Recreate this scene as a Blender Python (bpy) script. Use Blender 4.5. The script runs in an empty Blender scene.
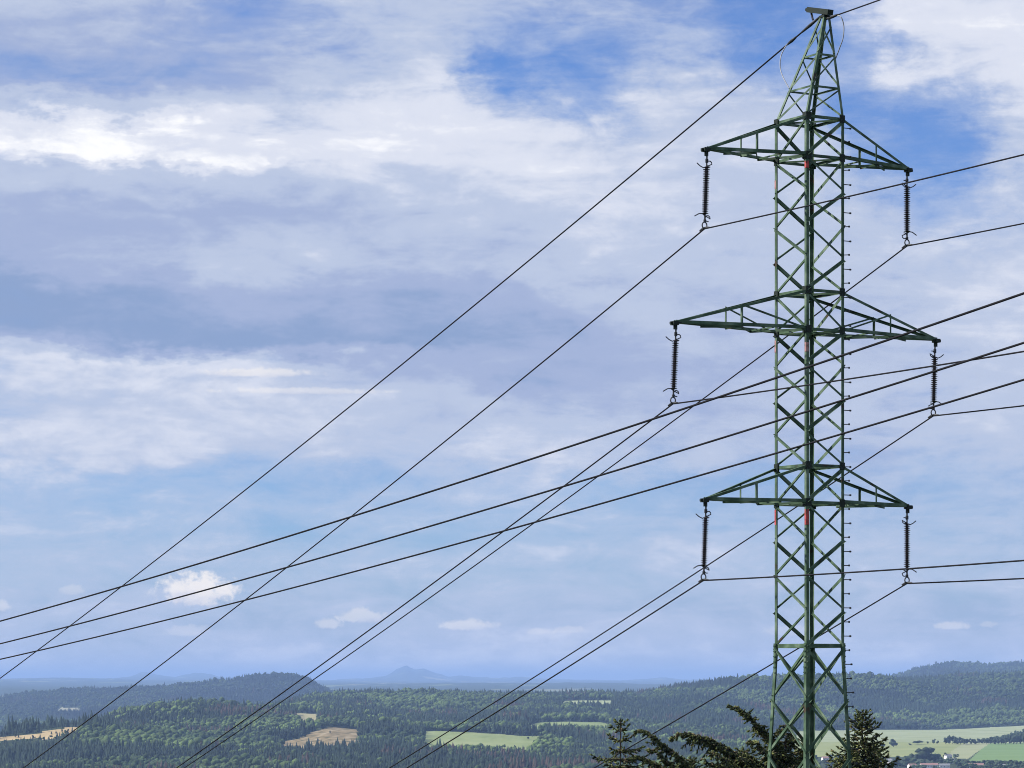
import bpy, bmesh, math, random
import numpy as np
from mathutils import Vector, Matrix
random.seed(7); rng = np.random.default_rng(7)
PI = math.pi; R = math.radians
sc = bpy.context.scene
col = sc.collection

# ------------------------------------------------------------------ camera
F = 3175.8            # focal length in pixels of a 1024 px wide frame
HY = 680.0            # picture row of the horizon
cd = bpy.data.cameras.new('camera'); cam = bpy.data.objects.new('camera', cd); col.objects.link(cam)
cam.location = (0, 0, 0); cam.rotation_euler = (R(90), 0, 0)
cd.sensor_width = 36; cd.lens = F / 1024 * 36; cd.shift_y = (HY - 384) / 1024
cd.clip_start = 0.5; cd.clip_end = 400000
sc.camera = cam

# ------------------------------------------------------------------ light
SUN_EL = R(41); SUN_DIR = Vector((-0.998 * math.cos(SUN_EL), 0.06 * math.cos(SUN_EL), math.sin(SUN_EL))).normalized()
sd = bpy.data.lights.new('sun', 'SUN'); sd.energy = 5.0; sd.angle = R(0.53); sd.color = (1, 0.95, 0.87)
sun = bpy.data.objects.new('sun', sd); col.objects.link(sun)
sun.rotation_euler = (-SUN_DIR).to_track_quat('-Z', 'Y').to_euler()
sc.view_settings.view_transform = 'Standard'; sc.view_settings.look = 'None'
sc.view_settings.gamma = 1; sc.view_settings.exposure = 0.5; sc.view_settings.use_curve_mapping = False
sc.cycles.filter_width = 1.0; sc.cycles.volume_bounces = 0; sc.cycles.max_bounces = 6

# ------------------------------------------------------------------ world: sky with cloud layers
w = bpy.data.worlds.new('World'); sc.world = w; w.use_nodes = True
nt = w.node_tree; nt.nodes.clear(); N = nt.nodes; Lk = nt.links
def nd(t, **k):
    n = N.new(t)
    for a, b in k.items(): setattr(n, a, b)
    return n
def put(s, v):
    if hasattr(v, 'is_output'): Lk.new(v, s)
    else: s.default_value = v
def mth(op, a, b=None, c=None, clamp=False):
    n = nd('ShaderNodeMath', operation=op, use_clamp=clamp); put(n.inputs[0], a)
    if b is not None: put(n.inputs[1], b)
    if c is not None: put(n.inputs[2], c)
    return n.outputs[0]
def rng_(v, a, b, c=0., d=1., smooth=True):
    n = nd('ShaderNodeMapRange', interpolation_type='SMOOTHSTEP' if smooth else 'LINEAR'); n.clamp = True
    put(n.inputs[0], v)
    for i, x in zip((1, 2, 3, 4), (a, b, c, d)): put(n.inputs[i], x)
    return n.outputs[0]
def mixc(f, a, b):
    n = nd('ShaderNodeMix', data_type='RGBA'); put(n.inputs[0], f); put(n.inputs[6], a); put(n.inputs[7], b); return n.outputs[2]
tc = nd('ShaderNodeTexCoord'); sp = nd('ShaderNodeSeparateXYZ'); Lk.new(tc.outputs['Generated'], sp.inputs[0])
X, Y, Z = sp.outputs
hor = mth('SQRT', mth('ADD', mth('MULTIPLY', X, X), mth('MULTIPLY', Y, Y)))
az = mth('MULTIPLY', mth('ARCTAN2', X, Y), F)               # bearing, 1/F radians
elv = mth('MULTIPLY', mth('DIVIDE', Z, mth('MAXIMUM', hor, 0.001)), F)   # height above the horizon
def nz(sx, sy, scale_detail=5, rough=0.55, off=0.0, dist=0.0):
    c = nd('ShaderNodeCombineXYZ'); put(c.inputs[0], mth('DIVIDE', az, sx)); put(c.inputs[1], mth('DIVIDE', elv, sy)); c.inputs[2].default_value = off
    n = nd('ShaderNodeTexNoise'); n.inputs['Scale'].default_value = 1; n.inputs['Detail'].default_value = scale_detail
    n.inputs['Roughness'].default_value = rough; n.inputs['Distortion'].default_value = dist
    Lk.new(c.outputs[0], n.inputs['Vector']); return n.outputs['Fac']
wx = nz(85, 50, 8, 0.62, 3.1); wy = nz(90, 46, 8, 0.62, 9.4)
px = mth('ADD', mth('ADD', az, 512), mth('MULTIPLY', mth('SUBTRACT', wx, 0.5), 200))
py = mth('ADD', mth('SUBTRACT', HY, elv), mth('MULTIPLY', mth('SUBTRACT', wy, 0.5), 85))
fx = mth('DIVIDE', mth('PINGPONG', px, 1024.0), 1024.0)
#       y    cover (13 bearings)                                            brightness (13 bearings)
SKY = [
 (-60, '.80 .85 .80 .70 .75 .80 .75 .60 .55 .40 .60 .90 .95', '.45 .50 .45 .45 .50 .55 .55 .50 .45 .45 .60 .70 .75'),
 (0,   '.80 .88 .82 .55 .62 .82 .75 .62 .50 .25 .55 .98 1.0', '.42 .52 .50 .45 .48 .58 .60 .50 .40 .40 .70 .80 .80'),
 (35,  '.80 .80 .66 .55 .66 .80 .55 .42 .42 .20 .45 1.0 1.0', '.34 .38 .34 .36 .46 .62 .55 .50 .42 .40 .65 .85 .85'),
 (75,  '.62 .62 .66 .72 .82 .96 .26 .36 .80 .42 .32 .80 1.0', '.26 .22 .24 .36 .60 .78 .50 .50 .68 .50 .50 .74 .85'),
 (108, '.88 .92 .90 .92 .98 1.0 .66 .46 .92 .88 .30 .46 .90', '.55 .60 .60 .66 .85 .88 .70 .62 .76 .68 .40 .60 .75'),
 (128, '1.0 1.0 1.0 1.0 1.0 1.0 .95 .75 .95 .92 .32 .30 .84', '.95 1.0 .95 .88 .88 .88 .80 .70 .70 .64 .40 .45 .66'),
 (155, '1.0 1.0 1.0 1.0 1.0 1.0 1.0 .92 .98 .96 .32 .28 .82', '1.12 1.12 1.08 .98 .90 .92 .84 .72 .68 .62 .40 .40 .62'),
 (176, '1.0 1.0 1.0 1.0 1.0 1.0 1.0 .98 .98 .96 .45 .25 .80', '.64 .58 .56 .58 .66 .74 .76 .74 .66 .60 .50 .45 .60'),
 (215, '1.0 1.0 1.0 1.0 1.0 1.0 1.0 1.0 .98 .96 .85 .60 .80', '.44 .40 .38 .36 .42 .54 .62 .70 .66 .62 .62 .66 .70'),
 (262, '1.0 1.0 1.0 1.0 1.0 .98 .98 .98 .98 .96 .96 .92 .95', '.30 .34 .46 .62 .50 .44 .50 .62 .66 .66 .68 .72 .74'),
 (300, '.98 .98 .98 .98 .98 .98 .96 .98 .98 .96 .96 .96 .96', '.04 .02 .12 .28 .24 .16 .24 .40 .56 .58 .60 .66 .68'),
 (340, '.92 .96 .98 .98 .98 .96 .96 .96 .96 .96 .96 .94 .96', '.22 .12 .08 .06 .06 .06 .14 .30 .40 .46 .54 .62 .66'),
 (368, '.80 .92 .98 .98 .96 .94 .94 .94 .94 .94 .94 .92 .95', '.72 .76 .80 .84 .56 .34 .26 .28 .36 .44 .52 .60 .66'),
 (400, '.68 .86 .92 .94 .94 .90 .88 .88 .86 .86 .88 .84 .88', '.56 .64 .66 .68 .64 .58 .48 .38 .38 .44 .52 .58 .62'),
 (445, '.86 .92 .92 .86 .74 .74 .86 .88 .84 .80 .80 .78 .80', '.72 .76 .74 .64 .54 .58 .70 .68 .56 .50 .50 .58 .60'),
 (485, '.52 .44 .42 .48 .46 .56 .54 .36 .46 .60 .62 .52 .60', '.60 .60 .55 .55 .50 .55 .60 .50 .45 .50 .50 .50 .50'),
 (520, '.54 .50 .46 .52 .48 .46 .46 .52 .54 .54 .56 .50 .54', '.60 .60 .60 .60 .60 .60 .60 .60 .55 .50 .50 .50 .50'),
 (570, '.64 .64 .60 .58 .60 .58 .56 .58 .60 .60 .62 .60 .60', '.62 .62 .62 .62 .62 .62 .62 .62 .60 .58 .58 .58 .58'),
 (620, '.72 .72 .72 .72 .72 .72 .72 .72 .72 .72 .72 .72 .72', '.58 .58 .58 .58 .58 .58 .58 .58 .56 .55 .55 .55 .55'),
 (680, '.95 .95 .95 .95 .95 .95 .95 .95 .95 .95 .95 .95 .95', '.82 .82 .82 .82 .82 .82 .82 .82 .80 .80 .80 .80 .80')]
cur = None; prevy = None
for yy, cs, bs in SKY:
    cr = nd('ShaderNodeValToRGB'); cr.color_ramp.interpolation = 'EASE'
    cs = [float(v) for v in cs.split()]; bs = [float(v) / 1.2 for v in bs.split()]
    el = cr.color_ramp.elements
    el[0].position = 0; el[1].position = 1
    for i in range(1, 12): el.new(i / 12)
    for i in range(13): el[i].color = (cs[i], bs[i], 0, 1)
    Lk.new(fx, cr.inputs[0])
    cur = cr.outputs[0] if cur is None else mixc(rng_(py, prevy, yy), cur, cr.outputs[0])
    prevy = yy
s2 = nd('ShaderNodeSeparateColor'); Lk.new(cur, s2.inputs[0])
cover, bright = s2.outputs[0], mth('MULTIPLY', s2.outputs[1], 1.2)
n1 = nz(105, 42, 9, 0.62, 1.7, 0.6); n2 = nz(30, 15, 8, 0.65, 5.2, 0.5); n3 = nz(230, 34, 8, 0.58, 7.7, 0.4)
tex = mth('ADD', mth('ADD', mth('MULTIPLY', mth('SUBTRACT', n1, 0.5), 0.9), mth('MULTIPLY', mth('SUBTRACT', n2, 0.5), 0.35)), mth('MULTIPLY', mth('SUBTRACT', n3, 0.5), 0.8))
# thin cover is soft and veil-like, thick cover breaks with crisper edges
cov = mth('ADD', cover, mth('MULTIPLY', tex, 0.80))
cov = rng_(cov, 0.08, 0.90)
bri = mth('ADD', mth('MULTIPLY', bright, 0.92), mth('MULTIPLY', tex, 0.60))
cl = nd('ShaderNodeValToRGB'); cl.color_ramp.interpolation = 'EASE'
cel = cl.color_ramp.elements
CL = [(0.0, (3.1, 4.3, 7.0)), (0.3, (4.4, 5.3, 7.9)), (0.55, (5.9, 6.75, 8.8)), (0.8, (8.5, 8.9, 10.2)), (1.0, (11.8, 11.8, 12.0))]
cel[0].position = 0; cel[1].position = 1
for p_, c_ in CL[1:-1]: cel.new(p_)
for e_, (p_, c_) in zip(cel, CL): e_.color = tuple(v / 12 for v in c_) + (1,)
Lk.new(mth('MULTIPLY', bri, 1.0, clamp=True), cl.inputs[0])
clc = nd('ShaderNodeVectorMath', operation='SCALE'); Lk.new(cl.outputs[0], clc.inputs[0]); clc.inputs[3].default_value = 12.0
sky = nd('ShaderNodeTexSky', sky_type='NISHITA'); sky.sun_disc = False
sky.sun_elevation = SUN_EL; sky.sun_rotation = math.atan2(SUN_DIR.x, SUN_DIR.y)
sky.air_density = 1.0; sky.dust_density = 0.3; sky.ozone_density = 3.0; sky.altitude = 400
tint = nd('ShaderNodeMix', data_type='RGBA', blend_type='MULTIPLY'); tint.inputs[0].default_value = 1
SKYTINT = (0.68, 0.93, 1.46, 1)
Lk.new(sky.outputs[0], tint.inputs[6]); tint.inputs[7].default_value = SKYTINT
out = mixc(cov, tint.outputs[2], clc.outputs[0])
# small fair-weather cumulus low over the horizon: (bearing, height, half width, half height, strength)
ax = mth('ADD', az, 512); ay = mth('SUBTRACT', HY, elv)
pn = nz(15, 13, 6, 0.62, 12.5, 0.2); pn2 = nz(30, 16, 5, 0.6, 2.5)
for cx, cy, rx, ry, st in [(197, 593, 50, 25, 1.0), (362, 617, 30, 11, .5), (330, 624, 18, 9, .45), (468, 626, 38, 8, .55), (572, 630, 22, 6, .3), (538, 632, 18, 5, .3),
                           (946, 627, 24, 6, .4), (985, 625, 14, 5, .25), (186, 632, 30, 9, .25), (790, 632, 40, 8, .22), (3, 607, 16, 10, .4), (75, 592, 20, 7, .25), (262, 374, 70, 7, .5), (300, 392, 110, 5, .35)]:
    ex = mth('DIVIDE', mth('SUBTRACT', ax, float(cx)), float(rx)); ey = mth('DIVIDE', mth('SUBTRACT', ay, float(cy)), float(ry))
    eyf = mth('MULTIPLY', ey, rng_(ey, 0.0, 0.6, 1.0, 1.5))
    rr = mth('SQRT', mth('ADD', mth('MULTIPLY', ex, ex), mth('MULTIPLY', eyf, eyf)))
    v = mth('ADD', mth('SUBTRACT', 1.0, rr), mth('MULTIPLY', mth('SUBTRACT', pn, 0.5), 1.7))
    m = mth('MULTIPLY', rng_(v, 0.05, 0.55), st)
    shade = rng_(mth('ADD', ey, mth('MULTIPLY', mth('SUBTRACT', pn2, .5), 2.2)), -0.2, 1.0)
    out = mixc(m, out, mixc(shade, (11.5, 10.9, 10.4, 1), (7.4, 7.6, 9.0, 1)))
bg = nd('ShaderNodeBackground'); Lk.new(out, bg.inputs[0]); bg.inputs[1].default_value = 0.062
wo = nd('ShaderNodeOutputWorld'); Lk.new(bg.outputs[0], wo.inputs[0])

# ------------------------------------------------------------------ helpers
def tag(o, label=None, cat=None, group=None, kind=None):
    if label: o['label'] = label
    if cat: o['category'] = cat
    if group: o['group'] = group
    if kind: o['kind'] = kind
    return o
def empty(name, loc, label, cat, group=None, rz=0.0):
    o = bpy.data.objects.new(name, None); col.objects.link(o); o.location = loc; o.rotation_euler = (0, 0, rz)
    o.empty_display_size = 0.3
    return tag(o, label, cat, group)
def npmesh(name, verts, faces, mat, smooth=False, colors=None):
    """verts (n,3) array, faces list of arrays each (m,k)"""
    me = bpy.data.meshes.new(name); verts = np.asarray(verts, np.float32)
    me.vertices.add(len(verts)); me.vertices.foreach_set('co', verts.ravel())
    fl = [np.asarray(f, np.int32) for f in faces if len(f)]
    tot = sum(len(f) for f in fl); lt = np.concatenate([np.full(len(f), f.shape[1], np.int32) for f in fl])
    li = np.concatenate([f.ravel() for f in fl]); ls = np.concatenate([[0], np.cumsum(lt)[:-1]]).astype(np.int32)
    me.loops.add(len(li)); me.loops.foreach_set('vertex_index', li)
    me.polygons.add(tot); me.polygons.foreach_set('loop_start', ls)
    me.update(calc_edges=True)
    if smooth: me.shade_smooth()
    if colors is not None:
        a = me.color_attributes.new('tone', 'FLOAT_COLOR', 'POINT')
        a.data.foreach_set('color', np.concatenate([colors, np.ones((len(colors), 1))], 1).astype(np.float32).ravel())
    if mat: me.materials.append(mat)
    return me
def obj(name, me, parent=None):
    o = bpy.data.objects.new(name, me); col.objects.link(o)
    if parent is not None: o.parent = parent
    return o
class MB:
    def __init__(s): s.v = []; s.f = []
    def add(s, vs, fs):
        b = len(s.v); s.v += [tuple(v) for v in vs]; s.f += [tuple(i + b for i in f) for f in fs]
    def box(s, c, hx, hy, hz, ax=None):
        c = Vector(c); A = ax or (Vector((1, 0, 0)), Vector((0, 1, 0)), Vector((0, 0, 1)))
        vs = [c + A[0] * hx * i + A[1] * hy * j + A[2] * hz * k for k in (-1, 1) for j in (-1, 1) for i in (-1, 1)]
        s.add(vs, [(0, 2, 3, 1), (4, 5, 7, 6), (0, 1, 5, 4), (2, 6, 7, 3), (0, 4, 6, 2), (1, 3, 7, 5)])
    def bar(s, p, q, hw, hh, u=None):
        p = Vector(p); q = Vector(q); d = (q - p); L = d.length; d.normalize()
        if u is None: u = Vector((0, 0, 1)) if abs(d.z) < .9 else Vector((1, 0, 0))
        u = Vector(u); u = (u - d * u.dot(d)).normalized(); v = d.cross(u)
        s.box((p + q) / 2, L / 2, hw, hh, (d, u, v))
    def angle(s, p, q, wdt, u, v, t=0.009, w2=None):
        """an L-shaped bar: one leg lies along u, the other along v"""
        p = Vector(p); q = Vector(q); d = (q - p); L = d.length; d.normalize()
        u = Vector(u); u = (u - d * u.dot(d)).normalized(); v0 = Vector(v); v0 = (v0 - d * v0.dot(d)); v0 = (v0 - u * v0.dot(u)).normalized()
        w2 = w2 or wdt
        prof = [(0, 0), (wdt, 0), (wdt, t), (t, t), (t, w2), (0, w2)]
        vs = [p + u * a + v0 * b for a, b in prof] + [q + u * a + v0 * b for a, b in prof]
        fs = [(i, (i + 1) % 6, 6 + (i + 1) % 6, 6 + i) for i in range(6)] + [(5, 4, 3, 2, 1, 0), (6, 7, 8, 9, 10, 11)]
        s.add(vs, fs)
    def tube(s, pts, r, n=8, close=True):
        pts = [Vector(p) for p in pts]; rs = r if isinstance(r, (list, tuple)) else [r] * len(pts)
        b = len(s.v); up = None
        for i, p in enumerate(pts):
            d = (pts[min(i + 1, len(pts) - 1)] - pts[max(i - 1, 0)]).normalized()
            if up is None: up = Vector((0, 0, 1)) if abs(d.z) < .9 else Vector((1, 0, 0))
            up = (up - d * up.dot(d)).normalized(); sd_ = d.cross(up)
            for k in range(n):
                a = 2 * PI * k / n; s.v.append(tuple(p + (up * math.cos(a) + sd_ * math.sin(a)) * rs[i]))
        for i in range(len(pts) - 1):
            for k in range(n):
                s.f.append((b + i * n + k, b + i * n + (k + 1) % n, b + (i + 1) * n + (k + 1) % n, b + (i + 1) * n + k))
        if close:
            s.f.append(tuple(b + k for k in reversed(range(n)))); e = b + (len(pts) - 1) * n; s.f.append(tuple(e + k for k in range(n)))
    def lathe(s, prof, base, axis, n=14):
        base = Vector(base); axis = Vector(axis).normalized(); u = axis.orthogonal().normalized(); v = axis.cross(u); b = len(s.v)
        for r, h in prof:
            for k in range(n):
                a = 2 * PI * k / n; s.v.append(tuple(base + axis * h + (u * math.cos(a) + v * math.sin(a)) * r))
        for i in range(len(prof) - 1):
            for k in range(n): s.f.append((b + i * n + k, b + i * n + (k + 1) % n, b + (i + 1) * n + (k + 1) % n, b + (i + 1) * n + k))
    def build(s, name, mat, parent=None, smooth=False):
        me = bpy.data.meshes.new(name)
        org = Vector((0, 0, 0))
        if parent is not None: org = parent_world(parent)
        me.from_pydata([tuple(Vector(v) - org) for v in s.v], [], s.f)
        if smooth: me.shade_smooth()
        me.materials.append(mat); me.update(); return obj(name, me, parent)
def parent_world(o):
    l = Vector(o.location)
    while o.parent: o = o.parent; l += Vector(o.location)
    return l

def mat_new(name):
    m = bpy.data.materials.new(name); m.use_nodes = True; n = m.node_tree
    return m, n, n.nodes['Principled BSDF']
def noise_mat(name, cols, scale, rough=0.85, metallic=0.0, detail=5, vec='Object', stretch=(1, 1, 1), pos=None, bump=0.0, spec=0.3):
    m, n, b = mat_new(name)
    t = n.nodes.new('ShaderNodeTexCoord'); mp = n.nodes.new('ShaderNodeMapping'); mp.inputs['Scale'].default_value = stretch
    n.links.new(t.outputs[vec], mp.inputs[0]); x = n.nodes.new('ShaderNodeTexNoise'); x.inputs['Scale'].default_value = scale; x.inputs['Detail'].default_value = detail
    n.links.new(mp.outputs[0], x.inputs['Vector']); r = n.nodes.new('ShaderNodeValToRGB'); e = r.color_ramp.elements
    pos = pos or [0.3 + 0.4 * i / (len(cols) - 1) for i in range(len(cols))]
    while len(e) < len(cols): e.new(0.5)
    for i, c in enumerate(cols): e[i].position = pos[i]
    for i, c in enumerate(cols): e[i].color = (*c, 1)
    n.links.new(x.outputs['Fac'], r.inputs[0]); n.links.new(r.outputs[0], b.inputs['Base Color'])
    b.inputs['Roughness'].default_value = rough; b.inputs['Metallic'].default_value = metallic; b.inputs['Specular IOR Level'].default_value = spec
    if bump:
        bp = n.nodes.new('ShaderNodeBump'); bp.inputs['Strength'].default_value = bump; n.links.new(x.outputs['Fac'], bp.inputs['Height']); n.links.new(bp.outputs[0], b.inputs['Normal'])
    return m
def tone_mat(name, rough=0.9, noise=0.25, nscale=0.3):
    m, n, b = mat_new(name); a = n.nodes.new('ShaderNodeAttribute'); a.attribute_name = 'tone'
    t = n.nodes.new('ShaderNodeTexCoord'); x = n.nodes.new('ShaderNodeTexNoise'); x.inputs['Scale'].default_value = nscale; n.links.new(t.outputs['Object'], x.inputs['Vector'])
    mr = n.nodes.new('ShaderNodeMapRange'); mr.inputs[1].default_value = 0.3; mr.inputs[2].default_value = 0.7; mr.inputs[3].default_value = 1 - noise; mr.inputs[4].default_value = 1 + noise
    n.links.new(x.outputs['Fac'], mr.inputs[0]); v = n.nodes.new('ShaderNodeVectorMath'); v.operation = 'SCALE'
    n.links.new(a.outputs['Color'], v.inputs[0]); n.links.new(mr.outputs[0], v.inputs[3]); n.links.new(v.outputs[0], b.inputs['Base Color'])
    b.inputs['Roughness'].default_value = rough; b.inputs['Specular IOR Level'].default_value = 0.15
    return m
M = {}
M['paint'] = noise_mat('tower_green_paint', [(0.050, 0.036, 0.022), (0.034, 0.064, 0.036), (0.068, 0.118, 0.070), (0.16, 0.215, 0.15)], 2.6, 0.6, bump=0.05, spec=0.2, pos=[0.30, 0.36, 0.52, 0.70])
M['paint_dark'] = noise_mat('tower_dark_green_paint', [(0.010, 0.016, 0.012), (0.018, 0.028, 0.02)], 4.0, 0.6, spec=0.2)
M['red'] = noise_mat('faded_red_paint', [(0.20, 0.05, 0.04), (0.42, 0.05, 0.055), (0.52, 0.09, 0.09)], 9.0, 0.7, pos=[0.35, 0.45, 0.65])
M['pink'] = noise_mat('bleached_red_paint', [(0.12, 0.14, 0.10), (0.30, 0.15, 0.14), (0.40, 0.23, 0.22)], 9.0, 0.7, pos=[0.38, 0.5, 0.65])
M['steel'] = noise_mat('dull_galvanised_steel', [(0.022, 0.024, 0.028), (0.05, 0.052, 0.056)], 12.0, 0.6, 0.2)
M['porc'] = noise_mat('brown_glazed_insulator', [(0.016, 0.011, 0.011), (0.036, 0.024, 0.022)], 8.0, 0.3)
M['wire'] = noise_mat('weathered_conductor', [(0.010, 0.010, 0.013), (0.022, 0.023, 0.027)], 5.0, 0.8, 0.0, spec=0.1)
M['lightwire'] = noise_mat('pale_bonding_wire', [(0.20, 0.21, 0.23), (0.32, 0.33, 0.35)], 5.0, 0.6, 0.2)
M['bark'] = noise_mat('bark', [(0.035, 0.025, 0.018), (0.09, 0.07, 0.05)], 6.0, 0.95, stretch=(1, 1, 0.3))
M['tree'] = tone_mat('foliage', 0.9, 0.25, 0.15)
M['needle'] = tone_mat('spruce_needles', 0.8, 0.3, 3.0)
M['concrete'] = noise_mat('concrete', [(0.28, 0.27, 0.25), (0.40, 0.39, 0.37)], 3.0, 0.9)

# ------------------------------------------------------------------ terrain: heights along each bearing
def P(s): a = np.array([float(v) for v in s.split()]).reshape(-1, 2); return a[:, 0], a[:, 1]
# distance in metres -> ground profile over the bearing; second number = drop angle below the horizon (px at focal F, from row 680)
ROWS = [
 (0.1, None, -1.7), (20, None, -3.6), (50, None, -8.0), (84, None, -12.2), (150, None, -21), (300, None, -40), (1000, None, -92), (2500, None, -132), (3600, None, -140),
 (4100, P('0 786 1024 786'), 0), (4500, P('-200 776 0 776 100 774 200 768 400 769 640 770 1024 772'), 0),
 (4850, P('-200 760 0 757 60 752 120 752 200 758 330 760 450 758 560 764 640 768 760 768 1024 763'), 0),
 (5150, P('-200 742 0 734.5 60 727.5 95 728 150 742 200 748 285 752 330 749 360 749 425 749.5 545 748.5 600 757 640 760 760 761 1024 758.5'), 0),
 (5450, P('-200 752 0 744 60 734 110 732 150 734 200 740 285 738 330 729 360 730 425 736 480 735 545 736 600 748 640 754 760 755 1024 754'), 0),
 (5650, P('-200 758 0 750 100 736 200 734 285 730 330 727.5 360 730 425 731.5 500 733 550 737 600 742 640 748 760 752 1024 751.5'), 0),
 (6000, P('-200 768 0 764 70 740 120 720 160 714 200 714 250 719 300 723 330 725 425 731 500 733.5 525 733 590 731.5 620 733 640 741 760 746 1024 746.5'), 0),
 (6350, P('-200 772 0 768 70 752 110 722 150 711 200 709.5 230 710 260 714 300 716 330 718 425 726 525 724.5 570 722.5 612 724 640 734 760 741 1024 742.5'), 0),
 (6800, P('-200 772 0 772 100 745 200 722 300 712 340 714 425 722 525 722 600 722 640 727 760 736 1024 739'), 0),
 (7600, P('-200 764 0 762 100 748 200 734 300 706 340 703 425 705 525 709 560 706 610 704.5 640 713 700 712 760 722 860 731 1024 733'), 0),
 (8200, P('-200 756 0 752 200 738 270 712 300 703 340 697.5 440 696 500 699 560 701.5 612 700 640 704 700 700 760 711 860 726 940 730.5 1024 726.5'), 0),
 (8700, P('-200 750 0 746 200 736 300 716 340 704 440 700 500 702 560 699 600 697 620 700 640 700 680 696 760 700 860 716 940 716 1024 714'), 0),
 (9500, P('-200 742 0 738 200 730 300 724 440 718 560 712 600 708 640 696.5 680 690 730 682.5 770 680.5 800 680.5 840 679.2 872 679.6 890 682.5 900 687 960 694 1024 692'), 0),
 (11000, P('-200 730 0 724 150 722 300 716 440 712 600 708 640 706 730 700 860 688 880 684.5 900 682.5 940 680.8 970 678.3 1024 676.8 1200 676'), 0),
 (12500, P('-200 716 0 713 100 710 200 703 290 699 320 706 360 708 600 708 760 705 900 694 1024 690'), 0),
 (14000, P('-200 702 0 700.5 20 696.5 60 692.5 110 690.5 150 689.5 200 685.5 245 680.5 255 677.5 275 677 297 677.5 305 680 320 688 334 695 360 702 600 700 760 698 900 690 1024 689'), 0),
 (17500, P('-200 706 0 704 200 698 330 696 400 694 600 696 760 690 860 683 900 676.5 920 670 945 664.5 960 665 985 667.5 1010 664.8 1040 664 1200 668'), 0),
 (20000, P('-200 692 0 690 330 690.5 420 689 520 690 620 691.5 700 692 1024 690'), 0),
 (27000, P('-200 686 0 685 80 686 330 685 450 682.8 520 683.2 600 682.4 640 684 700 686 1024 686'), 0),
 (34000, P('-200 681.5 0 680.5 60 681.5 130 681 330 683 450 684 640 685 1024 684'), 0),
 (45000, P('-200 680 0 679 60 677.6 100 678.5 140 679.2 330 680.8 520 681.4 640 681.6 1024 682'), 0),
 (58000, P('-200 680 0 680.5 110 679 130 676.5 145 671.4 156 674.5 175 677 195 672.6 210 673.7 222 677.5 240 679.5 330 680.5 345 679 370 678 386 675.8 398 668.5 407 664.8 414 669.2 425 668.2 436 673 448 676.6 462 675.4 478 677 500 678 520 676.5 545 679 620 680.5 645 679 665 677 680 679.5 1024 681'), 0),
 (63000, P('-200 684 1024 684'), 0), (90000, P('-200 682 1024 682'), 0)]
DK = np.array([r[0] for r in ROWS])
def ground(b, d):
    """b = bearing column (512 + F*X/Y), d = depth Y.  returns z"""
    b = np.asarray(b, float); d = np.asarray(d, float); bb = np.clip(b, -200, 1200)
    zs = []
    for dist, prof, z in ROWS:
        if prof is None: zs.append(np.full(bb.shape, float(z)))
        else: zs.append(-(np.interp(bb, *prof) - HY) * dist / F)
    zs = np.array(zs); i = np.clip(np.searchsorted(DK, d) - 1, 0, len(DK) - 2)
    t = np.clip((d - DK[i]) / (DK[i + 1] - DK[i]), 0, 1)
    a = np.take_along_axis(zs, i[None], 0)[0]; c = np.take_along_axis(zs, (i + 1)[None], 0)[0]
    z = a + (c - a) * t
    xx = (b - 512) / F * d
    amp = np.clip((d - 1500) / 3000, 0, 1) * (1.0 + d / 9000.)
    z += amp * (np.sin(xx / 83 + d / 210) * np.sin(d / 131 - xx / 190 + 1.3) + .6 * np.sin(xx / 37 + 2) * np.sin(d / 53 + xx / 91))
    return z
def gy(b, d): return HY - F * ground(b, d) / d
def inpoly(x, y, poly):
    x = np.asarray(x); y = np.asarray(y); ins = np.zeros(x.shape, bool); n = len(poly)
    for i in range(n):
        x1, y1 = poly[i]; x2, y2 = poly[(i + 1) % n]
        if y1 == y2: continue
        c = ((y1 > y) != (y2 > y)) & (x < (x2 - x1) * (y - y1) / (y2 - y1) + x1); ins ^= c
    return ins
def Q(s): a = [float(v) for v in s.split()]; return list(zip(a[0::2], a[1::2]))
def fieldmat(name, cols, sc_, st=(1, 1, 1)): return noise_mat(name, cols, sc_, 0.95, stretch=st, spec=0.1)
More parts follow.
